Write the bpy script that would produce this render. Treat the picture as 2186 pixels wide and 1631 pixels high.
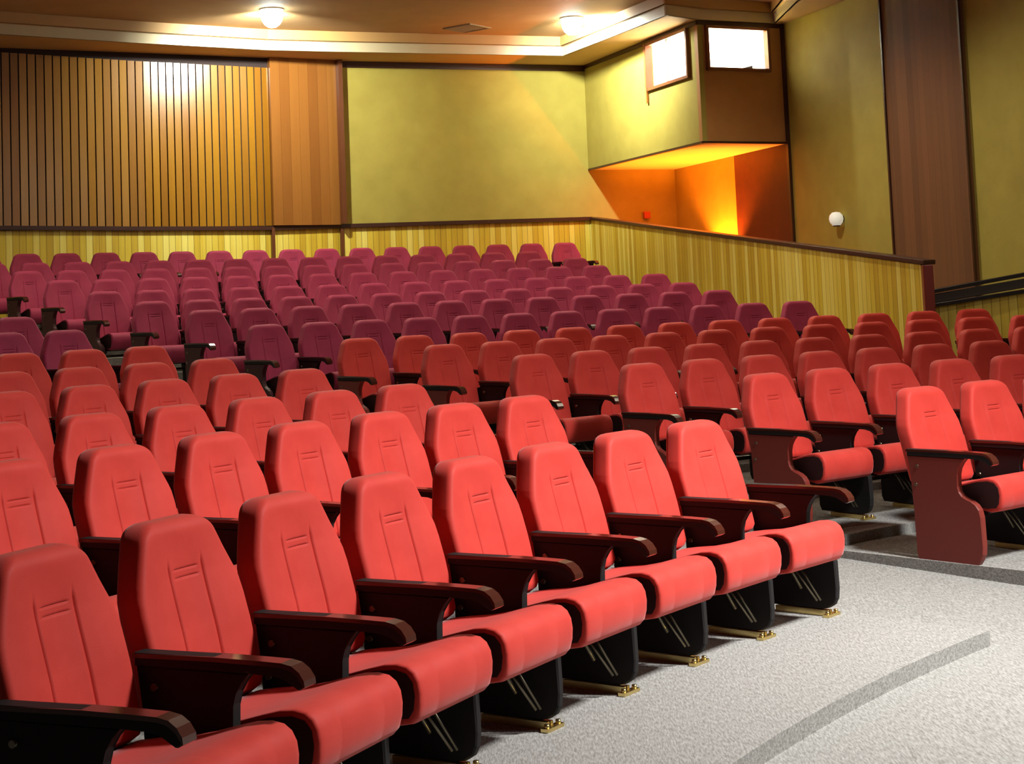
import bpy, math, random
from mathutils import Vector, Matrix

random.seed(7)
for o in list(bpy.data.objects):
    bpy.data.objects.remove(o)
COL = bpy.context.scene.collection
SC = bpy.context.scene

# ------------------------------------------------------------------ camera
W, H = 2186, 1631
F_PX, PP_Y, PITCH, ROLL, EYE = 3383.65, 376.73, 0.080694, 0.041035, 1.4955
cam_data = bpy.data.cameras.new('camera')
cam_data.sensor_fit = 'HORIZONTAL'
cam_data.sensor_width = 36.0
cam_data.lens = F_PX / W * 36.0
cam_data.shift_y = (PP_Y - H / 2) / W
cam_data.clip_start = 0.05
cam_data.clip_end = 200
cam = bpy.data.objects.new('camera', cam_data)
COL.objects.link(cam)
fwd = Vector((0, math.cos(PITCH), math.sin(PITCH)))
up0 = Vector((0, -math.sin(PITCH), math.cos(PITCH)))
rt0 = Vector((1, 0, 0))
rt = rt0 * math.cos(ROLL) - up0 * math.sin(ROLL)
up = rt0 * math.sin(ROLL) + up0 * math.cos(ROLL)
M = Matrix((rt, up, -fwd)).transposed().to_4x4()
M.translation = Vector((0, 0, EYE))
cam.matrix_world = M
SC.camera = cam

# ------------------------------------------------------------------ world, exposure, large lights
SC.view_settings.view_transform = 'Standard'
SC.view_settings.look = 'None'
SC.view_settings.exposure = 0.0
SC.view_settings.gamma = 1.0
SC.view_settings.use_curve_mapping = False
world = bpy.data.worlds.new('world')
world.use_nodes = True
world.node_tree.nodes['Background'].inputs[0].default_value = (1.0, 0.85, 0.7, 1)
world.node_tree.nodes['Background'].inputs[1].default_value = 0.03
SC.world = world


def area_light(name, loc, target, size, power, color, size_y=None, spread=None):
    l = bpy.data.lights.new(name, 'AREA')
    l.energy = power
    l.color = color
    l.size = size
    if size_y:
        l.shape = 'RECTANGLE'
        l.size_y = size_y
    if spread:
        l.spread = spread
    o = bpy.data.objects.new(name, l)
    COL.objects.link(o)
    o.location = loc
    d = Vector(target) - Vector(loc)
    o.rotation_euler = d.to_track_quat('-Z', 'Y').to_euler()
    return o


# stage lighting bar to the right of the first rows, and an unseen fill light added beyond it
STAGE = area_light('stage_light', (4.3, 5.5, 5.3), (1.5, 7.0, 0.2), 0.7, 268, (0.99, 1.0, 0.98), spread=math.radians(96))
STAGE_FILL = area_light('added_fill_light', (8.5, 4.0, 5.4), (1.0, 9.5, 0.5), 1.2, 95, (1.0, 0.93, 0.86))

# ------------------------------------------------------------------ materials


def mat(name, color, rough=0.6, metal=0.0, spec=0.5, sheen=0.0, emit=None, estr=0.0):
    m = bpy.data.materials.new(name)
    m.use_nodes = True
    b = m.node_tree.nodes['Principled BSDF']
    b.inputs['Base Color'].default_value = (*color, 1)
    b.inputs['Roughness'].default_value = rough
    b.inputs['Metallic'].default_value = metal
    b.inputs['Specular IOR Level'].default_value = spec
    if sheen:
        b.inputs['Sheen Weight'].default_value = sheen
        b.inputs['Sheen Roughness'].default_value = 0.4
    if emit:
        b.inputs['Emission Color'].default_value = (*emit, 1)
        b.inputs['Emission Strength'].default_value = estr
    return m


def nodes_of(m):
    return m.node_tree.nodes, m.node_tree.links, m.node_tree.nodes['Principled BSDF']


def ramp_node(N, stops):
    r = N.new('ShaderNodeValToRGB')
    e = r.color_ramp.elements
    e[0].position, e[0].color = stops[0][0], (*stops[0][1], 1)
    e[1].position, e[1].color = stops[-1][0], (*stops[-1][1], 1)
    for p, c in stops[1:-1]:
        x = e.new(p)
        x.color = (*c, 1)
    return r


def fabric(name, c1, c2, sheen):
    m = mat(name, c1, 0.62, sheen=sheen, spec=0.22)
    m.node_tree.nodes['Principled BSDF'].inputs['Sheen Tint'].default_value = (1.0, 0.72, 0.72, 1)
    N, L, b = nodes_of(m)
    tc = N.new('ShaderNodeTexCoord')
    n = N.new('ShaderNodeTexNoise')
    n.inputs['Scale'].default_value = 9
    n.inputs['Detail'].default_value = 4
    L.new(tc.outputs['Object'], n.inputs['Vector'])
    r = ramp_node(N, [(0.3, c1), (0.75, c2)])
    L.new(n.outputs['Fac'], r.inputs['Fac'])
    L.new(r.outputs['Color'], b.inputs['Base Color'])
    n2 = N.new('ShaderNodeTexNoise')
    n2.inputs['Scale'].default_value = 260
    n2.inputs['Detail'].default_value = 2
    L.new(tc.outputs['Object'], n2.inputs['Vector'])
    bp = N.new('ShaderNodeBump')
    bp.inputs['Strength'].default_value = 0.12
    bp.inputs['Distance'].default_value = 0.002
    L.new(n2.outputs['Fac'], bp.inputs['Height'])
    L.new(bp.outputs['Normal'], b.inputs['Normal'])
    return m


def planks(name, width, stops, rough, groove=0.06, gdark=0.35, grain=1.0, coat=0.0, bump=0.6):
    """vertical boards: UV x is metres along the wall, UV y metres of height"""
    m = mat(name, stops[0][1], rough)
    N, L, b = nodes_of(m)
    b.inputs['Coat Weight'].default_value = coat
    b.inputs['Coat Roughness'].default_value = 0.22
    uv = N.new('ShaderNodeUVMap')
    sp = N.new('ShaderNodeSeparateXYZ')
    L.new(uv.outputs['UV'], sp.inputs['Vector'])

    def math_(op, a, bb=None):
        n = N.new('ShaderNodeMath')
        n.operation = op
        for i, v in enumerate((a, bb)):
            if v is None:
                continue
            if isinstance(v, (int, float)):
                n.inputs[i].default_value = v
            else:
                L.new(v, n.inputs[i])
        return n.outputs[0]
    q = math_('DIVIDE', sp.outputs['X'], width)
    fl = math_('FLOOR', q)
    fr = math_('FRACT', q)
    wn = N.new('ShaderNodeTexWhiteNoise')
    wn.noise_dimensions = '1D'
    L.new(fl, wn.inputs['W'])
    cb = N.new('ShaderNodeCombineXYZ')
    L.new(math_('MULTIPLY', sp.outputs['X'], 26.0 * grain), cb.inputs['X'])
    L.new(math_('MULTIPLY', sp.outputs['Y'], 1.3 * grain), cb.inputs['Y'])
    L.new(math_('MULTIPLY', wn.outputs['Value'], 40.0), cb.inputs['Z'])
    no = N.new('ShaderNodeTexNoise')
    no.inputs['Scale'].default_value = 1.0
    no.inputs['Detail'].default_value = 5
    L.new(cb.outputs[0], no.inputs['Vector'])
    mixv = math_('ADD', math_('MULTIPLY', wn.outputs['Value'], 0.62), math_('MULTIPLY', no.outputs['Fac'], 0.42))
    r = ramp_node(N, stops)
    L.new(mixv, r.inputs['Fac'])
    e = math_('MINIMUM', fr, math_('SUBTRACT', 1.0, fr))
    g = math_('LESS_THAN', e, groove)
    mx = N.new('ShaderNodeMix')
    mx.data_type = 'RGBA'
    mx.blend_type = 'MULTIPLY'
    L.new(g, mx.inputs['Factor'])
    L.new(r.outputs['Color'], mx.inputs[6])
    mx.inputs[7].default_value = (gdark, gdark * 0.9, gdark * 0.8, 1)
    L.new(mx.outputs[2], b.inputs['Base Color'])
    bp = N.new('ShaderNodeBump')
    bp.inputs['Strength'].default_value = bump
    bp.inputs['Distance'].default_value = 0.004
    L.new(math_('ADD', math_('SUBTRACT', 1.0, g), math_('MULTIPLY', no.outputs['Fac'], 0.2)), bp.inputs['Height'])
    L.new(bp.outputs['Normal'], b.inputs['Normal'])
    return m


def plaster(name, c1, c2, rough=0.8, scale=5.0, bump=0.15, bscale=60):
    m = mat(name, c1, rough, spec=0.3)
    N, L, b = nodes_of(m)
    tc = N.new('ShaderNodeTexCoord')
    n = N.new('ShaderNodeTexNoise')
    n.inputs['Scale'].default_value = scale
    n.inputs['Detail'].default_value = 6
    L.new(tc.outputs['Object'], n.inputs['Vector'])
    r = ramp_node(N, [(0.3, c1), (0.7, c2)])
    L.new(n.outputs['Fac'], r.inputs['Fac'])
    L.new(r.outputs['Color'], b.inputs['Base Color'])
    n2 = N.new('ShaderNodeTexNoise')
    n2.inputs['Scale'].default_value = bscale
    n2.inputs['Detail'].default_value = 3
    L.new(tc.outputs['Object'], n2.inputs['Vector'])
    bp = N.new('ShaderNodeBump')
    bp.inputs['Strength'].default_value = bump
    bp.inputs['Distance'].default_value = 0.01
    L.new(n2.outputs['Fac'], bp.inputs['Height'])
    L.new(bp.outputs['Normal'], b.inputs['Normal'])
    return m


def carpet_mat(name, c1, c2):
    m = mat(name, c1, 0.95, spec=0.1)
    N, L, b = nodes_of(m)
    tc = N.new('ShaderNodeTexCoord')
    mp = N.new('ShaderNodeMapping')
    mp.inputs['Rotation'].default_value = (0, 0, math.radians(14))
    mp.inputs['Scale'].default_value = (130, 26, 90)
    L.new(tc.outputs['Object'], mp.inputs['Vector'])
    n = N.new('ShaderNodeTexNoise')
    n.inputs['Scale'].default_value = 1.0
    n.inputs['Detail'].default_value = 4
    n.inputs['Roughness'].default_value = 0.65
    L.new(mp.outputs[0], n.inputs['Vector'])
    r = ramp_node(N, [(0.33, c1), (0.68, c2)])
    L.new(n.outputs['Fac'], r.inputs['Fac'])
    L.new(r.outputs['Color'], b.inputs['Base Color'])
    bp = N.new('ShaderNodeBump')
    bp.inputs['Strength'].default_value = 0.5
    bp.inputs['Distance'].default_value = 0.006
    L.new(n.outputs['Fac'], bp.inputs['Height'])
    L.new(bp.outputs['Normal'], b.inputs['Normal'])
    return m


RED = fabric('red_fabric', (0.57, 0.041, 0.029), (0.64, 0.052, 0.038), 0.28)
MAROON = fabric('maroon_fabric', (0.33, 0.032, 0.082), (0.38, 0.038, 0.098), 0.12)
BLACKP = mat('black_lacquer', (0.019, 0.017, 0.017), 0.6, spec=0.15)
SHELL = mat('dark_shell', (0.035, 0.012, 0.012), 0.6, spec=0.2)
ARMWOOD = mat('dark_gloss_wood', (0.065, 0.015, 0.009), 0.16, spec=0.6)
ENDWOOD = mat('red_brown_end_wood', (0.20, 0.028, 0.019), 0.45, spec=0.35)
DARKEND = mat('dark_maroon_end_wood', (0.055, 0.014, 0.017), 0.5, spec=0.25)
BRASS = mat('brass', (0.75, 0.58, 0.24), 0.28, metal=1.0)
STEEL = mat('dull_steel', (0.20, 0.17, 0.12), 0.4, metal=1.0)
CARPET = carpet_mat('grey_carpet', (0.20, 0.188, 0.172), (0.40, 0.388, 0.368))
WAINSCOT = planks('yellow_pine_boards', 0.095, [(0.1, (0.52, 0.31, 0.02)), (0.45, (0.72, 0.52, 0.045)), (0.9, (0.92, 0.80, 0.20))], 0.45, groove=0.045, gdark=0.5)
SLATS = planks('varnished_slats', 0.105, [(0.1, (0.25, 0.095, 0.005)), (0.9, (0.38, 0.175, 0.008))], 0.30, groove=0.0, coat=0.35)
VENEER = planks('red_brown_veneer', 0.16, [(0.1, (0.23, 0.080, 0.015)), (0.9, (0.32, 0.125, 0.024))], 0.30, groove=0.015, gdark=0.7, coat=0.3)
DARKVENEER = planks('dark_brown_veneer', 0.13, [(0.1, (0.13, 0.052, 0.018)), (0.9, (0.20, 0.082, 0.028))], 0.8, groove=0.02, gdark=0.7)
OLIVE = plaster('olive_wall_cloth', (0.36, 0.295, 0.058), (0.41, 0.34, 0.070), 0.75, scale=3)
BOOTHBROWN = plaster('brown_booth_front', (0.46, 0.215, 0.07), (0.50, 0.24, 0.08), 0.6)
DARKTRIM = mat('dark_brown_trim', (0.05, 0.016, 0.010), 0.38)
DARKGAP = mat('dark_recess', (0.03, 0.015, 0.015), 0.8)
CEIL = plaster('tan_ceiling', (0.37, 0.225, 0.105), (0.42, 0.26, 0.125), 0.7, scale=2.0)
SOFFC_LIT = plaster('tan_lightened_for_bounce', (0.52, 0.32, 0.13), (0.56, 0.35, 0.15), 0.7, scale=2.0)  # ceiling tan made lighter to stand in for bounce light
COVE = mat('cream_cove', (0.62, 0.52, 0.34), 0.35)
COVETAN = mat('tan_cove', (0.50, 0.29, 0.11), 0.5)
WHITE = mat('white_paint', (0.85, 0.85, 0.83), 0.5)
SOFFIT = mat('cream_soffit', (0.80, 0.66, 0.34), 0.6)
ENTRYRED = plaster('red_brown_entry_panel', (0.075, 0.020, 0.013), (0.10, 0.025, 0.016), 0.5)
BLACKRAIL = mat('black_rail', (0.018, 0.012, 0.012), 0.25)
POSTRED = mat('red_brown_post', (0.20, 0.03, 0.02), 0.3)
VENTM = mat('grille_brown', (0.20, 0.13, 0.07), 0.5)
FRAMEW = mat('window_frame_wood', (0.22, 0.07, 0.025), 0.4)
GLASS = mat('window_glass', (1, 1, 1), 0.02)
GLASS.node_tree.nodes['Principled BSDF'].inputs['Transmission Weight'].default_value = 1.0
GLASS.node_tree.nodes['Principled BSDF'].inputs['IOR'].default_value = 1.02
LAMPW = mat('lamp_opal', (0.9, 0.9, 0.85), 0.4, emit=(1.0, 0.98, 0.86), estr=0.35)
BULB = bpy.data.materials.new('bulb_glow')
BULB.use_nodes = True
_n, _l = BULB.node_tree.nodes, BULB.node_tree.links
_n.clear()
_o, _a, _t, _e = _n.new('ShaderNodeOutputMaterial'), _n.new('ShaderNodeAddShader'), _n.new('ShaderNodeBsdfTransparent'), _n.new('ShaderNodeEmission')
_e.inputs[0].default_value = (0.86, 1.0, 0.96, 1)
_e.inputs[1].default_value = 14
_l.new(_t.outputs[0], _a.inputs[0])
_l.new(_e.outputs[0], _a.inputs[1])
_l.new(_a.outputs[0], _o.inputs[0])
GREY = mat('dark_grey_case', (0.03, 0.05, 0.07), 0.5)

# ------------------------------------------------------------------ mesh helpers


class MB:
    def __init__(s):
        s.v, s.f, s.uv, s.smooth = [], [], [], []

    def face(s, pts, uvs=None, smooth=False):
        i = len(s.v)
        s.v += [tuple(p) for p in pts]
        s.f.append(tuple(range(i, i + len(pts))))
        s.uv.append(uvs or [(0, 0)] * len(pts))
        s.smooth.append(smooth)

    def mesh(s, verts, faces, smooth=True):
        i = len(s.v)
        s.v += [tuple(p) for p in verts]
        for f in faces:
            s.f.append(tuple(a + i for a in f))
            s.uv.append([(0, 0)] * len(f))
            s.smooth.append(smooth)

    def loft(s, rings, smooth=True, cap=True, closed=True):
        n = len(rings[0])
        vs = [p for r in rings for p in r]
        fs = []
        for a in range(len(rings) - 1):
            for k in range(n if closed else n - 1):
                k2 = (k + 1) % n
                fs.append((a * n + k, a * n + k2, (a + 1) * n + k2, (a + 1) * n + k))
        s.mesh(vs, fs, smooth)
        if cap:
            b = len(s.v) - len(vs)
            s.f.append(tuple(b + k for k in reversed(range(n))))
            s.uv.append([(0, 0)] * n)
            s.smooth.append(False)
            e = b + (len(rings) - 1) * n
            s.f.append(tuple(e + k for k in range(n)))
            s.uv.append([(0, 0)] * n)
            s.smooth.append(False)

    def box(s, c, size, ax=(Vector((1, 0, 0)), Vector((0, 1, 0)), Vector((0, 0, 1)))):
        c = Vector(c)
        h = [ax[i] * size[i] / 2 for i in range(3)]
        P = [c + h[0] * a + h[1] * b + h[2] * d for a in (-1, 1) for b in (-1, 1) for d in (-1, 1)]
        Q = [(0, 1, 3, 2), (4, 6, 7, 5), (0, 4, 5, 1), (2, 3, 7, 6), (0, 2, 6, 4), (1, 5, 7, 3)]
        s.mesh(P, Q, False)

    def bar(s, a, b, w, h, upv=Vector((0, 0, 1))):
        a, b = Vector(a), Vector(b)
        d = (b - a)
        L = d.length
        d.normalize()
        sd = d.cross(upv).normalized()
        u = sd.cross(d).normalized()
        s.box((a + b) / 2, (L, w, h), (d, sd, u))

    def prism(s, poly, u0, u1, bevel=0.0, smooth=False):
        """poly of (v, z) extruded along local x (u); local y = -v"""
        if bevel:
            cx = sum(p[0] for p in poly) / len(poly)
            cz = sum(p[1] for p in poly) / len(poly)

            def inset(t):
                return [(p[0] + (cx - p[0]) / max(1e-6, math.hypot(p[0] - cx, p[1] - cz)) * t,
                         p[1] + (cz - p[1]) / max(1e-6, math.hypot(p[0] - cx, p[1] - cz)) * t) for p in poly]
            A = inset(bevel)
            rings = [[(u0, -p[0], p[1]) for p in A], [(u0 + bevel, -p[0], p[1]) for p in poly],
                     [(u1 - bevel, -p[0], p[1]) for p in poly], [(u1, -p[0], p[1]) for p in A]]
        else:
            rings = [[(u0, -p[0], p[1]) for p in poly], [(u1, -p[0], p[1]) for p in poly]]
        s.loft(rings, smooth)

    def tube(s, a, b, r, n=10, r2=None):
        a, b = Vector(a), Vector(b)
        d = (b - a).normalized()
        t = Vector((0, 0, 1)) if abs(d.z) < 0.9 else Vector((1, 0, 0))
        x = d.cross(t).normalized()
        y = d.cross(x)
        r2 = r if r2 is None else r2
        R = []
        for c, rr in ((a, r), (b, r2)):
            R.append([c + (x * math.cos(k * 2 * math.pi / n) + y * math.sin(k * 2 * math.pi / n)) * rr for k in range(n)])
        s.loft(R, True)

    def lathe(s, prof, origin=(0, 0, 0), axis=Vector((0, 0, 1)), n=24):
        ax = Vector(axis).normalized()
        t = Vector((0, 0, 1)) if abs(ax.z) < 0.9 else Vector((1, 0, 0))
        x = ax.cross(t).normalized()
        y = ax.cross(x)
        o = Vector(origin)
        s.loft([[o + ax * h + (x * math.cos(k * 2 * math.pi / n) + y * math.sin(k * 2 * math.pi / n)) * max(r, 1e-4) for k in range(n)] for r, h in prof], True)

    def build(s, name, m, parent=None, kind=None, bevel=0.0):
        me = bpy.data.meshes.new(name)
        me.from_pydata(s.v, [], s.f)
        uvl = me.uv_layers.new(name='UVMap')
        k = 0
        for f in s.uv:
            for c in f:
                uvl.data[k].uv = c
                k += 1
        for p, sm in zip(me.polygons, s.smooth):
            p.use_smooth = sm
        if isinstance(m, (list, tuple)):
            for x in m:
                me.materials.append(x)
        else:
            me.materials.append(m)
        me.validate()
        # consistent outward normals
        import bmesh
        bm = bmesh.new()
        bm.from_mesh(me)
        bmesh.ops.remove_doubles(bm, verts=bm.verts, dist=1e-5)
        bmesh.ops.recalc_face_normals(bm, faces=bm.faces)
        bm.to_mesh(me)
        bm.free()
        o = bpy.data.objects.new(name, me)
        COL.objects.link(o)
        if parent:
            o.parent = parent
        if kind:
            o['kind'] = kind
        if bevel:
            md = o.modifiers.new('bevel', 'BEVEL')
            md.width = bevel
            md.segments = 2
            md.limit_method = 'ANGLE'
        return o


def tag(o, label, cat, group=None):
    o['label'] = label
    o['category'] = cat
    if group:
        o['group'] = group
    return o


def empty(name, loc, rz=0.0):
    o = bpy.data.objects.new(name, None)
    o.empty_display_size = 0.2
    COL.objects.link(o)
    o.location = loc
    o.rotation_euler = (0, 0, rz)
    return o


def V3(p, z):
    return Vector((p[0], p[1], z))


def wall(mb, A, B, z0a, z1a, thick, z0b=None, z1b=None, u0=0.0):
    """upright wall from A to B (xy). The room side is to the RIGHT of A->B; thickness goes to the left. z may differ at the two ends"""
    z0b = z0a if z0b is None else z0b
    z1b = z1a if z1b is None else z1b
    A, B = Vector(A), Vector(B)
    d = (B - A)
    L = d.length
    d = d / L
    n = Vector((-d.y, d.x)) * thick
    a0, a1, b0, b1 = V3(A, z0a), V3(A, z1a), V3(B, z0b), V3(B, z1b)
    N3 = Vector((n.x, n.y, 0))
    uv = [(u0, z0a), (u0 + L, z0b), (u0 + L, z1b), (u0, z1a)]
    mb.face([a0, b0, b1, a1], uv)
    mb.face([a0 + N3, a1 + N3, b1 + N3, b0 + N3], [uv[0], uv[3], uv[2], uv[1]])
    mb.face([a1, b1, b1 + N3, a1 + N3], [(u0, 0), (u0 + L, 0), (u0 + L, .1), (u0, .1)])
    mb.face([a0, a0 + N3, b0 + N3, b0])
    mb.face([a0, a1, a1 + N3, a0 + N3], [(u0, z0a), (u0, z1a), (u0 + .05, z1a), (u0 + .05, z0a)])
    mb.face([b0, b0 + N3, b1 + N3, b1], [(u0, z0a), (u0 + .05, z0a), (u0 + .05, z1a), (u0, z1a)])
    return u0 + L

# ------------------------------------------------------------------ the rows (block, row, radius, height, first angle, bend, bend2, seats, before, after, offsets)
CX, CY = 10.1294, -0.5175
PITCH_S = 0.56
ROWS = [
    ('B', 1, 12.144, 0.027, 2.2558, -0.115, -0.002, 2, 0, 1, [-0.01, 0.009]),
    ('B', 2, 13.434, 0.086, 2.2462, -0.198, -0.044, 5, 0, 1, [0.017, -0.005, -0.03, 0.005, 0.027]),
    ('B', 3, 14.717, 0.138, 2.2374, -0.143, -0.036, 7, 0, 1, [-0.023, 0.03, 0.008, 0.001, -0.03, -0.022, 0.03]),
    ('B', 4, 15.985, 0.201, 2.2357, -0.141, -0.147, 9, 0, 1, [0.03, -0.005, -0.017, -0.03, -0.013, -0.003, -0.0, 0.025, 0.02]),
    ('B', 5, 17.215, 0.282, 2.2336, -0.182, -0.164, 12, 0, 0, [0.03, -0.004, -0.03, 0.001, 0.008, -0.015, -0.003, 0.018, -0.03, -0.015, 0.012, 0.03]),
    ('B', 6, 18.383, 0.347, 2.2382, -0.253, -0.159, 13, 0, 0, [0.024, -0.008, 0.014, -0.03, -0.01, -0.015, 0.03, 0.007, -0.018, -0.029, 0.004, -0.002, 0.03]),
    ('B', 7, 19.539, 0.499, 2.2525, -0.062, -0.118, 12, 0, 0, [0.03, 0.001, -0.003, -0.019, -0.015, -0.026, -0.025, 0.005, 0.005, 0.029, 0.002, 0.01]),
    ('B', 8, 20.666, 0.661, 2.2535, -0.102, -0.059, 12, 0, 0, [-0.001, -0.007, 0.026, -0.002, -0.001, -0.019, -0.024, -0.004, 0.016, -0.02, 0.022, 0.013]),
    ('B', 9, 21.794, 0.779, 2.2546, 0.04, -0.098, 13, 0, 0, [0.03, -0.01, 0.004, 0.012, -0.03, -0.018, -0.011, 0.016, -0.006, -0.026, 0.004, 0.02, 0.026]),
    ('B', 10, 22.92, 0.92, 2.2549, 0.026, -0.046, 14, 0, 0, [0.02, -0.003, -0.003, -0.014, -0.015, -0.011, -0.005, 0.007, -0.01, 0.004, 0.008, 0.006, 0.02, -0.002]),
    ('B', 11, 24.059, 1.084, 2.2548, 0.103, -0.108, 14, 0, 0, [0.03, 0.011, 0.012, -0.015, -0.03, -0.013, -0.005, -0.014, -0.03, -0.003, 0.02, 0.009, 0.011, 0.03]),
    ('B', 12, 25.202, 1.236, 2.2529, 0.186, -0.097, 15, 0, 0, [0.03, 0.014, 0.005, -0.03, -0.011, -0.025, -0.009, -0.017, -0.002, -0.012, -0.016, 0.017, -0.014, 0.006, 0.03]),
    ('B', 13, 26.35, 1.381, 2.2315, 0.02, -0.08, 14, 1, 0, [-0.012, 0.03, 0.021, -0.03, -0.021, -0.028, -0.006, -0.0, -0.03, 0.011, 0.026, 0.017, -0.009, 0.03]),
    ('B', 14, 27.506, 1.551, 2.2199, 0.094, -0.09, 16, 1, 0, [0.03, 0.008, 0.007, -0.027, -0.014, -0.002, -0.02, 0.023, -0.012, -0.017, -0.03, -0.002, -0.005, -0.008, 0.008, 0.03]),
    ('A', 1, 12.088, 0.001, 2.4241, 0.0, 0.0, 8, 0, 0, [0.012, -0.012, 0.012, -0.012, -0.012, 0.011, 0.01, -0.012]),
    ('A', 2, 13.45, 0.086, 2.399, -0.122, 0.081, 7, 0, 0, [-0.02, -0.018, 0.03, -0.003, 0.016, 0.002, -0.011]),
    ('A', 3, 14.727, 0.127, 2.3804, 0.002, 0.031, 6, 0, 0, [-0.012, 0.021, -0.015, -0.012, 0.03, -0.023]),
    ('A', 4, 16.014, 0.209, 2.365, -0.055, 0.006, 5, 0, 0, [-0.008, -0.005, 0.007, 0.013, -0.009]),
    ('A', 5, 17.24, 0.28, 2.3583, -0.104, -0.011, 4, 0, 0, [0.006, -0.01, -0.009, 0.012]),
    ('A', 6, 18.42, 0.377, 2.3493, -0.084, -0.001, 3, 0, 0, [-0.017, 0.018, -0.002]),
    ('A', 7, 19.587, 0.529, 2.3526, -0.074, -0.001, 2, 0, 0, [-0.016, 0.013]),
    ('A', 8, 20.666, 0.661, 2.3477, 0, 0, 1, 0, 0, [0]),
]

RK = {(r[0], r[1]): r for r in ROWS}


def row_off(r, ph):
    t = min(abs(ph - r[4]) * r[2] / 5.0, 2.9)
    return r[5] * t + r[6] * t * t


def polar(R, ph, z=0.0):
    return Vector((CX + R * math.cos(ph), CY + R * math.sin(ph), z))


# ------------------------------------------------------------------ floor
def ramp_z(R):
    pts = [(0, -.125), (7, -.12), (11.1, -.065), (12.9, -.012)]
    for k in range(2, 14):
        a, b = RK['B', k], RK['B', k + 1]
        pts.append((b[2] - .55, a[3] - .012))
    pts.append((30, 1.52))
    for (r0, z0), (r1, z1) in zip(pts, pts[1:]):
        if R <= r1:
            return z0 + (z1 - z0) * (R - r0) / (r1 - r0)
    return pts[-1][1]


mb = MB()
mb.face([(-14, -10, -.13), (16, -10, -.13), (16, 30, -.13), (-14, 30, -.13)])
mb.build('floor', CARPET, kind='structure')

mb = MB()
radii = [7, 8, 9, 10, 11.1, 12, 12.9] + [RK['B', k + 1][2] - .55 for k in range(2, 14)] + [28.7]
angs = [math.radians(a) for a in range(92, 179, 2)]
vs = [polar(R, a, ramp_z(R)) for R in radii for a in angs]
n = len(angs)
fs = [(i * n + j, i * n + j + 1, (i + 1) * n + j + 1, (i + 1) * n + j) for i in range(len(radii) - 1) for j in range(n - 1)]
mb.mesh(vs, fs, True)
mb.build('floor_aisle', CARPET, kind='structure')


def tier(k, blk, a0, a1):
    r = RK[blk, k]
    nxt = RK.get((blk, k + 1))
    mb = MB()
    N = 36
    ii, oo = [], []
    for j in range(N + 1):
        ph = a0 + (a1 - a0) * j / N
        ri = 11.1 if k == 1 else r[2] + row_off(r, ph) - .55
        ro = (nxt[2] + row_off(nxt, ph) - .55) if nxt else r[2] + (1.15 if k == 14 else .6)
        ii.append((ri, ph))
        oo.append((ro + .02, ph))
    z = r[3]
    zb = z - .32 if k > 1 else z - .14
    for j in range(N):
        a, b, c, d = ii[j], ii[j + 1], oo[j + 1], oo[j]
        mb.face([polar(*a, z), polar(*b, z), polar(*c, z), polar(*d, z)])
        mb.face([polar(*a, z), polar(*a, zb), polar(*b, zb), polar(*b, z)])
        mb.face([polar(*d, z), polar(*c, z), polar(*c, zb), polar(*d, zb)])
        mb.face([polar(*a, zb), polar(*d, zb), polar(*c, zb), polar(*b, zb)])
    for e in (0, N):
        mb.face([polar(*ii[e], z), polar(*oo[e], z), polar(*oo[e], zb), polar(*ii[e], zb)])
    mb.build('floor_tier', CARPET, kind='structure')


for k in range(1, 9):
    r = RK['A', k]
    tier(k, 'A', r[4] - .32 / r[2] - (0.004 if k == 1 else 0), math.radians(176 if k < 8 else 150))
for k in range(1, 15):
    r = RK['B', k]
    last = r[4] - (r[7] - 1 + .5) * PITCH_S / r[2]
    a1 = r[4] + .32 / r[2] + r[8] * PITCH_S / r[2]
    a0 = math.radians(97) if k <= 6 else last - (.5 / r[2] if k < 14 else 0.0)
    tier(k, 'B', a0, a1)

mb = MB()
mb.face([(1.32, 26.78, 1.55), (2.8, 27.35, 1.55), (6.3, 17.3, .35), (4.35, 17.0, .35)])
mb.face([(4.35, 17.0, .345), (6.3, 17.3, .345), (6.35, 16.9, .30), (4.4, 16.6, .30)])
mb.build('floor_walkway', CARPET, kind='structure')

# ------------------------------------------------------------------ walls
ZC = 5.5
W0, W1, W2, W3, W4 = (-7.32, 22.68), (-5.60, 23.58), (-3.76, 24.58), (-2.76, 25.18), (1.30, 26.76)
WL = (-11.5, 20.5)
P1, P2, P3, P4 = (1.30, 26.76), (2.77, 22.76), (4.12, 23.43), (2.82, 27.39)
ds = Vector((P3[0] - P4[0], P3[1] - P4[1])).normalized()


def side(t, off=0.0):
    p = Vector(P4) + ds * t + Vector((ds.y, -ds.x)) * off
    return (p.x, p.y)


back = [WL, W0, W1, W2, W3, W4]
# wainscot of upright boards under the rail
mb = MB()
u = 0
for A, B in zip(back, back[1:]):
    u = wall(mb, A, B, 1.2, 2.87, .12, u0=u)
mb.build('wall_back_wainscot', WAINSCOT, kind='structure')
# cap rail
mb = MB()
zr = {WL: 2.90, W0: 2.90, W1: 2.862, W2: 2.84, W3: 2.862, W4: 2.90}
for A, B in zip(back, back[1:]):
    d = (Vector(B) - Vector(A)).normalized() * .01
    n_ = Vector((d.y, -d.x)) * 1.5
    mb.bar((A[0] - d.x + n_.x, A[1] - d.y + n_.y, zr[A] - .01), (B[0] + d.x + n_.x, B[1] + d.y + n_.y, zr[B] - .01), .09, .06)
mb.build('trim_1', DARKTRIM, kind='structure')

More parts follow.
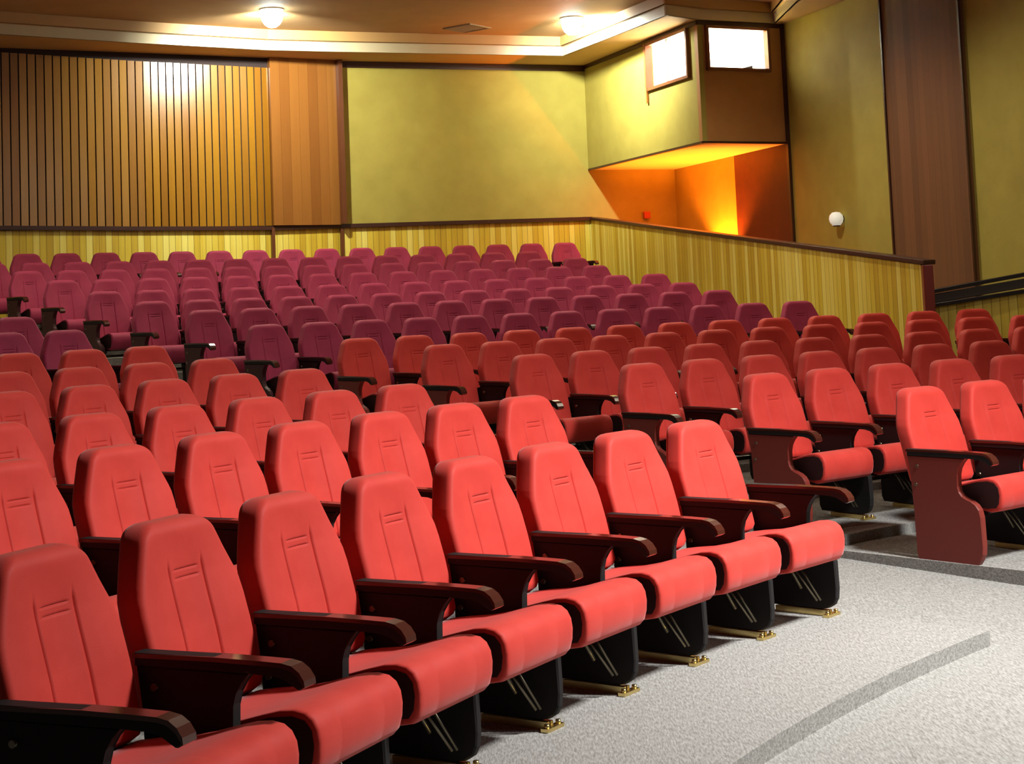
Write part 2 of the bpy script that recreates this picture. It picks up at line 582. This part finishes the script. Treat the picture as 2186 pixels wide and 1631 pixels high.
# slatted part: dark backing, header board, and one board after another
mb = MB()
for A, B in ((WL, W0), (W0, W1), (W1, W2)):
    wall(mb, A, B, 2.85, ZC + .1, .1)
mb.build('wall_back_recess', DARKGAP, kind='structure')
mb = MB()
zt = {WL: 5.50, W0: 5.43, W1: 5.37, W2: 5.34}
for A, B in ((WL, W0), (W0, W1), (W1, W2)):
    A2, B2 = Vector(A), Vector(B)
    L = (B2 - A2).length
    d = (B2 - A2) / L
    nrm = Vector((d.y, -d.x))
    nb = int(L / .115)
    for i in range(nb):
        t0, t1 = (i + .08) * L / nb, (i + .92) * L / nb
        f = (i + .5) / nb
        top = zt[A] + (zt[B] - zt[A]) * f
        tw = math.radians(random.uniform(-2.2, 2.2))
        a = A2 + d * t0 + nrm * (.035 + math.sin(tw) * .05)
        b = A2 + d * t1 + nrm * (.035 - math.sin(tw) * .05)
        uu = (A2.x * 7 + i) * .105 + .01
        i0 = math.floor(uu / .105) * .105
        mb_u = [(i0 + .01, 0), (i0 + .095, 0), (i0 + .095, top - 2.9), (i0 + .01, top - 2.9)]
        z0 = 2.87
        bk = -nrm * .03
        mb.face([V3(a, z0), V3(b, z0), V3(b, top), V3(a, top)], mb_u)
        mb.face([V3(a, z0), V3(a, top), V3(a + bk, top), V3(a + bk, z0)], [mb_u[0], mb_u[3], mb_u[3], mb_u[0]])
        mb.face([V3(b, z0), V3(b + bk, z0), V3(b + bk, top), V3(b, top)], [mb_u[1], mb_u[1], mb_u[2], mb_u[2]])
        mb.face([V3(a, top), V3(b, top), V3(b + bk, top), V3(a + bk, top)], [mb_u[3], mb_u[2], mb_u[2], mb_u[3]])
mb.build('wall_back_slats', SLATS, kind='structure')

# veneered column beside the slats
mb = MB()
d = (Vector(W3) - Vector(W2)).normalized()
nrm = Vector((d.y, -d.x))
ca, cb = Vector(W2) + nrm * .10, Vector(W3) + nrm * .10 - d * .02
wall(mb, ca, cb, 2.87, ZC, .2)
mb.build('wall_back_column', VENEER, kind='structure')
mb = MB()
mb.box((cb.x + .03, cb.y - .02, 4.2), (.07, .14, 2.62), (Vector((d.x, d.y, 0)), Vector((nrm.x, nrm.y, 0)), Vector((0, 0, 1))))
mb.box((W2[0] + .02, W2[1] - .03, 2.0), (.05, .06, 1.68), (Vector((d.x, d.y, 0)), Vector((nrm.x, nrm.y, 0)), Vector((0, 0, 1))))
mb.box((W3[0] + .02, W3[1] - .02, 2.0), (.045, .05, 1.68), (Vector((d.x, d.y, 0)), Vector((nrm.x, nrm.y, 0)), Vector((0, 0, 1))))
mb.build('trim_2', mat('column_edge_wood', (0.13, 0.04, 0.015), 0.35), kind='structure')

# olive back wall, going on behind the booth
mb = MB()
wall(mb, W3, W4, 2.87, ZC + .1, .12)
wall(mb, W4, P4, 1.4, ZC + .1, .12)
mb.build('wall_back', OLIVE, kind='structure')
# dark strip imitating the soffit's shadow under the ceiling on the back wall and on the booth
mb = MB()
mb.bar((W3[0] + .02, W3[1], 5.45), (W4[0], W4[1] - .015, 5.45), .03, .1)
mb.build('wall_top_shade', DARKTRIM, kind='structure')

# side wall in its stretches
mb = MB()
wall(mb, side(0), side(2.33), 1.2, ZC + .1, .12)
wall(mb, side(4.17), side(7.0), 0.2, ZC + .1, .12)
wall(mb, side(8.77), side(38.6), -.2, ZC + .1, .12)
mb.build('wall_right', OLIVE, kind='structure')
mb = MB()
wall(mb, side(2.33), side(4.17), 1.0, ZC + .1, .12)
mb.build('wall_right_entry_panel', ENTRYRED, kind='structure')
mb = MB()
wall(mb, side(7.0, .05), side(8.77, .05), 0.0, ZC + .1, .2)
mb.build('wall_right_column', DARKVENEER, kind='structure')
mb = MB()
a = side(4.2, .02)
mb.box((a[0], a[1], 3.4), (.07, .05, 4.2), (Vector((ds.x, ds.y, 0)), Vector((ds.y, -ds.x, 0)), Vector((0, 0, 1))))
for t in (7.0, 8.77):
    a = side(t, .06)
    mb.box((a[0], a[1], 2.8), (.03, .03, 5.4), (Vector((ds.x, ds.y, 0)), Vector((ds.y, -ds.x, 0)), Vector((0, 0, 1))))
mb.build('trim_4', DARKTRIM, kind='structure')

mb = MB()
wall(mb, side(38.6), (-12.5, -9.0), -.2, ZC + .4, .12)
mb.build('wall_front', OLIVE, kind='structure')
mb = MB()
wall(mb, (-12.5, -9.0), WL, -.2, ZC + .4, .12)
mb.build('wall_left', VENEER, kind='structure')

# ------------------------------------------------------------------ projection booth in the corner
ZB = 3.71


def holed(mb, A, B, z0, z1, thick, t0, t1, h0, h1):
    A, B = Vector(A), Vector(B)
    L = (B - A).length
    d = (B - A) / L
    a, b = A + d * t0, A + d * t1
    wall(mb, A, a, z0, z1, thick)
    wall(mb, b, B, z0, z1, thick)
    wall(mb, a, b, z0, h0, thick)
    wall(mb, a, b, h1, z1, thick)
    return a, b


mb = MB()
la, lb = holed(mb, P1, P2, ZB, ZC + .1, .08, 2.54, 3.99, 4.70, 5.44)
mb.build('wall_booth_side', OLIVE, kind='structure')
mb = MB()
fa, fb = holed(mb, P2, P3, ZB, ZC + .1, .08, .12, 1.24, 4.77, 5.43)
mb.build('wall_booth_front', BOOTHBROWN, kind='structure')
mb = MB()
for z, flip in ((ZB + .005, 1), (ZB + .12, 0)):
    q = [V3(P1, z), V3(P2, z) + Vector((.0, .03, 0)), V3(P3, z) + Vector((-.01, .02, 0)), V3(P4, z)]
    mb.face(q if flip else q[::-1])
mb.build('ceiling_booth_soffit', SOFFIT, kind='structure')
mb = MB()
dl = (Vector(P2) - Vector(P1)).normalized()
df = (Vector(P3) - Vector(P2)).normalized()
mb.bar(V3(Vector(P1) + dl * .02, ZB + .01), V3(P2, ZB + .01), .03, .03)
mb.bar(V3(P2, ZB + .01), V3(P3, ZB + .01), .03, .03)
mb.bar(V3(Vector(P1) + dl * .02, 5.47), V3(P2, 5.47), .04, .07)  # upper dark bar imitates the soffit's shadow on the booth
mb.bar(V3(P2, 5.47), V3(P3, 5.47), .04, .07)
mb.build('booth_trim_and_shade', DARKTRIM, kind='structure')
# white inside of the booth
mb = MB()
ins = [side(.02, .02), side(4.1, .02)]
wall(mb, (P1[0] + .1, P1[1] + .02), (P4[0] - .03, P4[1] - .03), ZB + .12, ZC + .05, -.01)
wall(mb, ins[0], ins[1], ZB + .12, ZC + .05, -.01)
mb.build('wall_booth_inside', WHITE, kind='structure')
mb = MB()
c_ = Vector(((P1[0] + P3[0]) / 2, (P1[1] + P3[1]) / 2))
mb.face([V3(c_ + (Vector(p) - c_) * .96, 5.47) for p in (P1, P2, P3, P4)])
mb.build('ceiling_booth_inside', WHITE, kind='structure')


def window(name, a, b, z0, z1, mull=None):
    a, b = Vector(a), Vector(b)
    d = (b - a).normalized()
    inn = Vector((-d.y, d.x)) * .04
    g = MB()
    o = [V3(a + inn, z0), V3(b + inn, z0), V3(b + inn, z1), V3(a + inn, z1)]
    k = Vector((inn.x, inn.y, 0)) * .1
    g.face(o)
    g.face([p + k for p in o][::-1])
    w = g.build(name, GLASS, kind='structure')
    f = MB()
    t = .045
    for p, q in ((V3(a, z0 + t / 2), V3(b, z0 + t / 2)), (V3(a, z1 - t / 2), V3(b, z1 - t / 2))):
        f.bar(p, q, .1, t)
    for p in (a + d * t / 2, b - d * t / 2):
        f.box(V3(p, (z0 + z1) / 2), (t, .11, z1 - z0), (Vector((d.x, d.y, 0)), Vector((-d.y, d.x, 0)), Vector((0, 0, 1))))
    f.build('window_frame', FRAMEW, w)
    if mull:
        m_ = MB()
        p = a + (b - a) * mull + inn * .6
        m_.box(V3(p, (z0 + z1) / 2), (.02, .03, z1 - z0 - .08), (Vector((d.x, d.y, 0)), Vector((-d.y, d.x, 0)), Vector((0, 0, 1))))
        m_.build('mullion', mat('pale_metal', (.6, .62, .64), .4), w)
    return w


w1 = window('window_1', la, lb, 4.70, 5.44, mull=.44)
s_ = MB()
p_ = Vector(la) - dl * .02
s_.box((p_.x - .03, p_.y, 4.98), (.05, .03, .92), (Vector((dl.x, dl.y, 0)), Vector((-dl.y, dl.x, 0)), Vector((0, 0, 1))))
s_.build('window_shutter', mat('orange_brown_wood', (.45, .16, .04), .5), w1)
window('window_2', fa, fb, 4.77, 5.43)

# projector seen through the front window
pj = empty('projector', (3.42, 23.42, 4.63), math.atan2(df.y, df.x))
tag(pj, 'dark projector case at the foot of the bright front window of the booth', 'projector')
mb = MB()
mb.loft([[(-.22, -.12, .0), (.2, -.12, .0), (.2, .16, .0), (-.22, .16, .0)], [(-.22, -.12, .17), (.2, -.12, .27), (.2, .16, .27), (-.22, .16, .17)]], False)
mb.build('case', GREY, pj, bevel=.01)
mb = MB()
mb.tube((-.08, -.12, .1), (-.08, -.17, .1), .045, 16)
mb.build('lens', BLACKP, pj)
mb = MB()
mb.box((0, .02, -.28), (.5, .34, .04))
for sx in (-.22, .22):
    mb.box((sx, .02, -.53), (.04, .3, .48))
mb.box((0, .02, -.02), (.5, .34, .03))
mb.build('stand', GREY, pj)

booth_light = bpy.data.lights.new('booth_lamp', 'POINT')
booth_light.energy = 1600
booth_light.color = (.95, 1.0, 1.0)
booth_light.shadow_soft_size = .25
o = bpy.data.objects.new('booth_lamp', booth_light)
COL.objects.link(o)
o.location = (2.75, 25.0, 5.1)

# warm uplight on the side wall under the booth
wp = side(1.98, .24)
mb = MB()
mb.lathe([(.001, 0), (.05, .0), (.10, .09), (.11, .14), (.105, .14), (.05, .03)], origin=(wp[0], wp[1], 1.78), n=20)
mb.bar((wp[0], wp[1], 1.83), (wp[0] + .22, wp[1] + .07, 1.83), .06, .06)
mb.build('wall_uplight', BRASS, kind='structure')  # bowl and arm of the uplight, out of sight behind the partition
wl = bpy.data.lights.new('uplight_bulb', 'SPOT')
wl.energy = 1000
wl.color = (1.0, .22, .016)
wl.spot_size = math.radians(112)
wl.spot_blend = .5
wl.shadow_soft_size = .05
o = bpy.data.objects.new('uplight_bulb', wl)
COL.objects.link(o)
o.location = (wp[0], wp[1], 1.95)
o.rotation_euler = (math.pi, 0, 0)

# small red box on the wall under the booth
q0 = Vector((2.27, 27.16))
ab = MB()
dn = (Vector(P4) - Vector(P1)).normalized()
ab.box((q0.x + .01, q0.y - .05, 2.93), (.12, .05, .12), (Vector((dn.x, dn.y, 0)), Vector((-dn.y, dn.x, 0)), Vector((0, 0, 1))))
alarm = ab.build('alarm_box', mat('alarm_red', (.5, .06, .03), .4), bevel=.01)
tag(alarm, 'small red wall box on the orange-lit wall under the booth', 'alarm box')

# ------------------------------------------------------------------ boarded partition, post, second parapet and rail
PA, PB = (1.30, 26.74), (4.33, 17.0)
mb = MB()
wall(mb, PA, PB, 1.2, 2.87, .10, .2, 1.745)
mb.build('wall_partition', WAINSCOT, kind='structure')
mb = MB()
dp = (Vector(PB) - Vector(PA)).normalized()
off = Vector((-dp.y, dp.x)) * .05
mb.bar((PA[0] + off.x, PA[1] + off.y, 2.89), (PB[0] + off.x + dp.x * .1, PB[1] + off.y + dp.y * .1, 1.765), .15, .05)
mb.build('trim_6', DARKTRIM, kind='structure', bevel=.008)
mb = MB()
mb.box((4.385, 16.97, 1.04), (.11, .13, 1.40))
mb.build('trim_7', POSTRED, kind='structure', bevel=.01)

S0, S1 = (4.47, 17.62), (6.35, 17.5)
mb = MB()
wall(mb, S0, S1, .2, 1.27, .1, .2, 1.48)
mb.build('wall_parapet', WAINSCOT, kind='structure')
hr = empty('sloping_handrail', (5.4, 17.55, 1.3))
tag(hr, 'black double handrail sloping up to the right above the boarded parapet', 'handrail')
for (za, zb_, w_, h_, nm, mt) in ((1.435, 1.705, .10, .045, 'top_rail', BLACKRAIL), (1.355, 1.60, .05, .10, 'middle_board', mat('rail_board', (.03, .02, .016), .4)), (1.285, 1.50, .09, .045, 'lower_rail', BLACKRAIL)):
    mb = MB()
    mb.bar((S0[0] - 5.4, .02, za - 1.3), (S1[0] - 5.4, -.02, zb_ - 1.3), w_, h_)
    mb.build(nm, mt, hr, bevel=.006)

# ------------------------------------------------------------------ ceiling with its stepped tray
mb = MB()
mb.face([(-14, -10, 5.8), (-14, 29, 5.8), (16, 29, 5.8), (16, -10, 5.8)])
mb.build('ceiling', CEIL, kind='structure')
far = 37.5
O = [WL, W0, W1, W2, W3, W4, P2, P2, P3, side(5.9), side(far)]
I = [(-11.0, 19.2), (-6.97, 21.6), (-5.41, 22.70), (-3.65, 23.82), (-2.7, 24.22), (.91, 25.57), (2.28, 22.25), (2.82, 22.72), (3.98, 23.30), side(5.9, .68), side(far, .68)]
mb = MB()


def grow(p, q):
    v = Vector(p) - Vector(q)
    return tuple(Vector(p) + (v.normalized() * .1 if v.length > .2 else v * 0))


for (o0, i0), (o1, i1) in zip(zip(O, I), zip(O[1:], I[1:])):
    f = [V3(o0, ZC), V3(i0, ZC), V3(i1, ZC), V3(o1, ZC)]
    if o0 == o1:
        f = f[:3]
    mb.face(f)
mb.build('ceiling_soffit', SOFFC_LIT, kind='structure')


def riser(name, pts, z0, z1, m):
    mb = MB()
    for a, b in zip(pts, pts[1:]):
        wall(mb, a, b, z0, z1, .03)
    mb.build(name, m, kind='structure')


def inset_path(pts, dist):
    out = []
    for i, p in enumerate(pts):
        n_ = Vector((0, 0))
        for a, b in ((pts[i - 1], p) if i else (None, None), (p, pts[i + 1]) if i < len(pts) - 1 else (None, None)):
            if a is None:
                continue
            d = (Vector(b) - Vector(a)).normalized()
            n_ += Vector((d.y, -d.x))
        n_.normalize()
        out.append(tuple(Vector(p) + n_ * dist))
    return out


riser('ceiling_cove', I, ZC, 5.65, COVE)
I2 = inset_path(I, .10)
riser('ceiling_cove_upper', I2, 5.65, 5.8, COVETAN)
mb = MB()
for a, b, c, d in zip(I, I[1:], I2[1:], I2):
    mb.face([V3(a, 5.65), V3(d, 5.65), V3(c, 5.65), V3(b, 5.65)])
mb.build('ceiling_ledge', COVETAN, kind='structure')

# ------------------------------------------------------------------ ceiling lamps
LAMP_W = 520


def spot(name, x, y, z, energy, color, size, blend, soft=.07, aim=(0, 0, -1)):
    l = bpy.data.lights.new(name, 'SPOT')
    l.energy = energy
    l.color = color
    l.spot_size = math.radians(size)
    l.spot_blend = blend
    l.shadow_soft_size = soft
    o = bpy.data.objects.new(name, l)
    COL.objects.link(o)
    o.location = (x, y, z)
    o.rotation_euler = Vector(aim).to_track_quat('-Z', 'Y').to_euler()
    return o


def downlight(x, y, label, on=LAMP_W, aim=(0, 0, -1), cone=(130, .8)):
    t = empty('ceiling_downlight', (x, y, 5.8))
    tag(t, label, 'ceiling light', 'round white downlights in the ceiling')
    m1 = MB()
    m1.lathe([(.13, -.001), (.17, -.001), (.175, -.012), (.17, -.02), (.135, -.02), (.13, -.001)], n=28)
    m1.build('trim_ring', WHITE, t)
    m2 = MB()
    m2.lathe([(.001, -.27), (.06, -.258), (.11, -.22), (.14, -.17), (.15, -.12), (.145, -.07), (.135, -.03), (.13, -.002), (.001, -.001)], n=28)  # globe swollen to imitate the glare of a flush lamp
    m2.build('bulb_glare', BULB, t)
    spot('downlight_bulb', x, y, 5.685, on, (.97, 1.0, .84), cone[0], cone[1], aim=aim)


downlight(-3.3, 22.15, 'bright round downlight, the left one of the two seen in the ceiling', LAMP_W * 1.45, (-.3, .95, -.40))
downlight(1.0, 23.8, 'bright round downlight nearest the projection booth, right one of the two', LAMP_W * 1.7, (.72, .70, -.15), (178, 1.0))
for x, y, e_ in ((-7.6, 20.4, .15), (-5.9, 17.0, .62), (-2.0, 18.0, .85), (2.3, 19.4, .75), (-.4, 14.6, .32), (3.9, 16.2, .36), (-4.2, 12.6, .20), (1.4, 11.2, .15), (5.4, 12.4, .20)):
    spot('house_downlight', x, y, 5.75, LAMP_W * e_, (1.0, .88, .66), 150, .6, .1)

# ceiling air grille
vt = empty('ceiling_vent', (-.6, 24.3, 5.8), math.radians(45 + 8))
tag(vt, 'square brown air grille in the ceiling between the two downlights', 'vent')
mb = MB()
for s_ in (-1, 1):
    mb.box((s_ * .25, 0, -.01), (.04, .54, .02))
    mb.box((0, s_ * .25, -.01), (.46, .04, .02))
mb.build('frame', VENTM, vt)
mb = MB()
for i in range(9):
    mb.box((0, -.2 + i * .05, -.008), (.46, .012, .014))
mb.box((0, 0, -.002), (.46, .46, .002))
mb.build('grille', VENTM, vt)

# white globe lamp on the side wall
sp = side(5.62, .10)
sc = empty('wall_lamp', (sp[0], sp[1], 2.50))
tag(sc, 'small round white lamp on the olive side wall right of the booth', 'wall lamp')
mb = MB()
mb.lathe([(.001, -.10), (.055, -.09), (.09, -.045), (.10, .0), (.09, .05), (.055, .088), (.001, .098)], n=24)
mb.build('globe', LAMPW, sc)
mb = MB()
nn = Vector((ds.y, -ds.x, 0)) * -1
mb.tube(nn * .085, nn * .10, .05, 16)
mb.tube(Vector((0, 0, -.105)), Vector((0, 0, -.09)), .05, 16)
mb.build('base', DARKTRIM, sc)

# ------------------------------------------------------------------ the seats


def smooth(x, pts):
    for (x0, y0), (x1, y1) in zip(pts, pts[1:]):
        if x <= x1:
            t = max(0, min(1, (x - x0) / (x1 - x0)))
            return y0 + (y1 - y0) * t
    return pts[-1][1]


def backrest_mesh():
    mb = MB()
    NZ = 40
    FV = [(.37, -.100), (.45, -.120), (.585, -.152), (.70, -.185), (.80, -.212), (.87, -.228), (.905, -.24)]
    WZ = [(.37, .225), (.41, .244), (.55, .246), (.66, .245), (.705, .240), (.74, .227), (.80, .200), (.87, .170), (.905, .153)]
    ztop, rad, th, er = .908, .052, .098, .024
    SE = [.049, .056, .066, .072, .0755, .078, .0805, .084, .090]
    rings = []
    zs = [.37 + (ztop - .37) * (1 - (1 - j / (NZ - 1)) ** 1.35) for j in range(NZ)]
    MK = (.742, .766)
    zs = [z for z in zs if not any(abs(z - m_) < .009 for m_ in MK)] + [m_ + q for m_ in MK for q in (-.008, -.004, -.002, 0, .002, .004, .008)]
    for z in sorted(zs):
        w = smooth(z, WZ)
        if z > ztop - rad:
            q = (z - (ztop - rad)) / rad
            w -= rad * 1.1 * (1 - math.sqrt(max(0, 1 - q * q)))
        if z < .40:
            w -= .02 * (1 - (z - .37) / .03)
        vf = smooth(z, FV)
        edge = 1.0
        if z > ztop - .03:
            q = (z - (ztop - .03)) / .03
            edge = .35 + .65 * math.sqrt(max(0.0, 1 - q * q))
        if z < .395:
            edge = .35 + .65 * math.sqrt(max(0, (z - .37) / .025))
        vc = vf - th / 2
        hw = th / 2 * edge
        r = min(er, hw * .95)
        # front: left rounded edge, flat with hollow and seams, right rounded edge
        half = [0.0, .02, .04] + SE + [.11, .14, .165]
        half = [x for x in half if x < w - r - .012] if w - r - .012 > .06 else [0.0, .02, .04]
        while len(half) < 15:
            half.append(half[-1] + (w - r - half[-1]) * .3)
        half.append(w - r)
        arc = [(w - r + r * math.sin(a_), hw - r + r * math.cos(a_)) for a_ in [math.pi / 2 * q / 4 for q in range(1, 5)]]
        fr_, bk = [], []
        for x in half:
            g = 0
            if z < .80:
                fade = min(1, (.80 - z) / .03)
                g = .0075 * fade * math.exp(-((x - .078) / .0035) ** 2)
            if x < .05:
                for m_ in MK:
                    g += .006 * math.exp(-((z - m_) / .0022) ** 2)
            hol = .020 * math.exp(-(x / .12) ** 2) * smooth(z, [(.4, 1), (.75, .9), (.88, .1)])
            fr_.append((x, hw - g - hol))
            bk.append((x, -hw))
        fr_ += arc
        bk += [(x, -y) for x, y in arc]
        right = fr_ + bk[::-1]                      # down the right side, from middle front to middle back
        left = [(-x, y) for x, y in right[::-1]][1:-1]
        rings.append([(x, -(vc + y), z) for x, y in right + left])
    mb.loft(rings, True)
    return mb


def cushion_mesh():
    mb = MB()
    prof = [(-.13, .345), (-.12, .372), (-.05, .383), (.05, .395), (.13, .412), (.20, .432), (.255, .446), (.30, .450), (.335, .444),
            (.358, .428), (.372, .402), (.377, .368), (.374, .33), (.364, .297), (.345, .277), (.30, .268), (.2, .285), (.10, .30), (-.05, .312), (-.12, .32)]
    cx, cz = .14, .365
    rings = []
    US = [(-.226, .86), (-.2255, .93), (-.222, .975), (-.214, .994), (-.2, 1), (-.12, 1.0), (-.114, .995), (-.108, 1.0), (-.05, 1.0), (0, 1.0),
          (.05, 1.0), (.108, 1.0), (.114, .995), (.12, 1.0), (.2, 1), (.214, .994), (.222, .975), (.2255, .93), (.226, .86)]
    for u_, s in US:
        rings.append([(u_, -(cx + (v - cx) * (1 - (1 - s) * .6)), cz + (z - cz) * s) for v, z in prof])
    mb.loft(rings, True)
    return mb


def pan_mesh():
    mb = MB()
    prof = [(-.12, .318), (.10, .306), (.2, .292), (.275, .272), (.27, .258), (.18, .258), (.02, .27), (-.12, .285)]
    mb.prism(prof, -.2, .2, .004)
    # dark side covers of the cushion
    sd = [(-.11, .355), (.04, .382), (.14, .402), (.22, .424), (.29, .432), (.33, .424), (.352, .40), (.358, .36), (.352, .32), (.335, .295), (.28, .288), (.1, .312), (-.11, .33)]
    for s_ in (-1, 1):
        mb.prism(sd, s_ * .222, s_ * .2285, .0)
    return mb


PANEL = [(-.165, .555), (.205, .555), (.185, .535), (.165, .505), (.155, .47), (.153, .405), (.160, .378), (.178, .356), (.205, .342), (.235, .331),
         (.262, .314), (.281, .288), (.290, .25), (.293, .13), (.288, .085), (.272, .055), (.245, .038), (.21, .03),
         (-.12, .03), (-.135, .06), (-.14, .25), (-.15, .45)]
ARMP = [(-.165, .555), (-.165, .590), (.10, .592), (.25, .590), (.315, .588), (.345, .582), (.368, .567), (.382, .546), (.384, .533), (.370, .522),
        (.352, .532), (.33, .545), (.29, .553), (.2, .555)]


def panel_part(u0, w, bottom=.0):
    mb = MB()
    mb.prism([(v, z if z > .2 or not bottom else z - .03 - .02 * (z < .05)) for v, z in PANEL], u0 - w / 2, u0 + w / 2, .006)
    return mb


def arm_part(u0):
    mb = MB()
    mb.prism(ARMP, u0 - .0255, u0 + .0255, .005)
    return mb


def cap_part(u0):
    mb = MB()
    top = [(-.168, .588), (.10, .592), (.25, .5905), (.315, .589), (.347, .583), (.370, .568), (.385, .547), (.387, .531)]
    lo = [(v - (.004 if v > .33 else 0), z - .012) for v, z in top[:-1]] + [(.374, .524)]
    mb.prism(top + lo[::-1], u0 - .0275, u0 + .0275, .0)
    return mb


def foot_part(u0):
    mb = MB()
    mb.box((u0, -.25, .007), (.11, .03, .012))
    mb.box((u0 - .012, -.10, .014), (.016, .28, .026))
    mb.box((u0 + .012, -.10, .014), (.016, .28, .026))
    mb.tube((u0 + .038, -.25, .01), (u0 + .038, -.25, .026), .010, 8)
    mb.tube((u0 - .038, -.25, .01), (u0 - .038, -.25, .026), .010, 8)
    return mb


FULL = {}


def make_seat(fab, end):
    """end: '' middle seat, 'L' with a wood end panel on its left, 'R' with one more arm and panel on its right"""
    t = empty('auditorium_seat', (0, 0, 0))
    br = FULL_MESH('backrest', fab, backrest_mesh, t)
    sh = FULL_MESH('back_shell', SHELL, lambda: shell_mesh(), t)
    cu = FULL_MESH('cushion', fab, cushion_mesh, t)
    pn = FULL_MESH('seat_pan', SHELL, pan_mesh, cu)
    FULL_MESH('seat_strut', STEEL, strut_mesh, t)
    ar = FULL_MESH('armrest', BLACKP, lambda: arm_part(-.28), t)
    FULL_MESH('armrest_cap', ARMWOOD, lambda: cap_part(-.28), ar)
    if 'L' in end:
        sp_ = FULL_MESH('end_panel', DARKEND if fab is MAROON else ENDWOOD, lambda: panel_part(-.282, .042, True), t)
    else:
        sp_ = FULL_MESH('side_panel', BLACKP, lambda: panel_part(-.28, .034), t)
    FULL_MESH('bolt', STEEL, lambda: bolt_mesh(-.28), sp_)
    if 'L' not in end:
        FULL_MESH('foot_bracket', BRASS, lambda: foot_part(-.28), t)
    if 'R' in end:
        a2 = FULL_MESH('armrest', BLACKP, lambda: arm_part(.28), t, key='armR')
        FULL_MESH('armrest_cap', ARMWOOD, lambda: cap_part(.28), a2, key='capR')
        e = FULL_MESH('end_panel', ENDWOOD if 'W' in end else BLACKP, lambda: panel_part(.28, .036), t, key='panR' + end)
        FULL_MESH('foot_bracket', BRASS, lambda: foot_part(.28), t, key='footR')
    return t


CACHE = {}


def FULL_MESH(name, m, fn, parent, key=None):
    k = (key or name, m.name)
    if k not in CACHE:
        o = fn().build(name, m, parent)
        CACHE[k] = o.data
        return o
    o = bpy.data.objects.new(name, CACHE[k])
    COL.objects.link(o)
    o.parent = parent
    return o


def shell_mesh():
    mb = MB()
    rings = []
    for z, w, v in ((.30, .17, -.155), (.33, .205, -.165), (.45, .225, -.205), (.60, .228, -.242), (.70, .222, -.278), (.78, .19, -.302), (.80, .17, -.306)):
        rings.append([(-w, -v, z), (-w * .9, -v + .014, z), (0, -v + .022, z), (w * .9, -v + .014, z), (w, -v, z), (w * .9, -v - .004, z), (0, -v - .002, z), (-w * .9, -v - .004, z)])
    mb.loft(rings, True)
    # hinge arm holding the cushion
    for sx in (-.215, .215):
        mb.bar((sx, .19, .34), (sx, -.02, .33), .02, .05)
        mb.bar((sx, .13, .33), (sx * 1.08, .10, .33), .03, .03)
    return mb


def strut_mesh():
    mb = MB()
    mb.tube((.15, -.09, .275), (.20, -.145, .13), .008, 8)
    mb.tube((.13, -.12, .275), (.20, -.225, .08), .005, 8)
    mb.tube((.17, -.13, .275), (.215, -.235, .08), .005, 8)
    mb.bar((-.255, .02, .20), (.235, .02, .20), .02, .025)
    return mb


def bolt_mesh(u0):
    mb = MB()
    for v, z in ((-.10, .50), (-.115, .40)):
        mb.tube((u0 - .026, -v, z), (u0 + .026, -v, z), .010, 10)
    return mb


PROTO = {}


def copy_tree(o, parent=None):
    c = o.copy()
    COL.objects.link(c)
    c.parent = parent
    for ch in o.children:
        copy_tree(ch, c)
    return c


ORD = ['first', 'second', 'third', 'fourth', 'fifth', 'sixth', 'seventh', 'eighth', 'ninth', 'tenth', 'eleventh', 'twelfth',
       'thirteenth', 'fourteenth', 'fifteenth', 'sixteenth', 'seventeenth', 'eighteenth']


def place_seat(blk, k, i, total, d_off):
    r = RK[blk, k]
    sg = -1 if blk == 'B' else 1
    ph = r[4] + sg * i * PITCH_S / r[2]
    R = r[2] + row_off(r, ph)
    U = Vector((math.sin(ph), -math.cos(ph), 0))
    p = polar(R, ph, r[3]) + U * d_off
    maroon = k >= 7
    j = i + r[8]
    end = ''
    if blk == 'B' and j == 0:
        end += 'L'
    if blk == 'B' and j == total - 1:
        end += 'R'
    if blk == 'A' and j == 0:
        end += 'R'
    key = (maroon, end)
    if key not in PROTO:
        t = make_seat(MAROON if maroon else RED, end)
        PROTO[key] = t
    else:
        t = copy_tree(PROTO[key])
    t.location = p
    t.rotation_euler = (0, 0, math.atan2(U.y, U.x))
    colr = 'maroon' if maroon else 'red'
    side_ = 'right' if blk == 'B' else 'left'
    if j == 0:
        lab = f'{colr} seat at the aisle end of the {ORD[k-1]} row, {side_} block'
    else:
        lab = f'{colr} seat, {ORD[j]} from the aisle in the {ORD[k-1]} row, {side_} block'
    t['label'] = lab
    t['category'] = 'seat'
    t['group'] = f'seats in the {ORD[k-1]} row of the {side_} block'
    return t


for r in ROWS:
    blk, k, R, z, p0, a_, b_, cnt, pre, ext, offs = r
    total = cnt + pre + ext
    for i in range(-pre, cnt + ext):
        d_ = offs[i] * .5 if 0 <= i < cnt else 0.0
        d_ = max(-.002, min(.002, d_))
        place_seat(blk, k, i, total, d_)
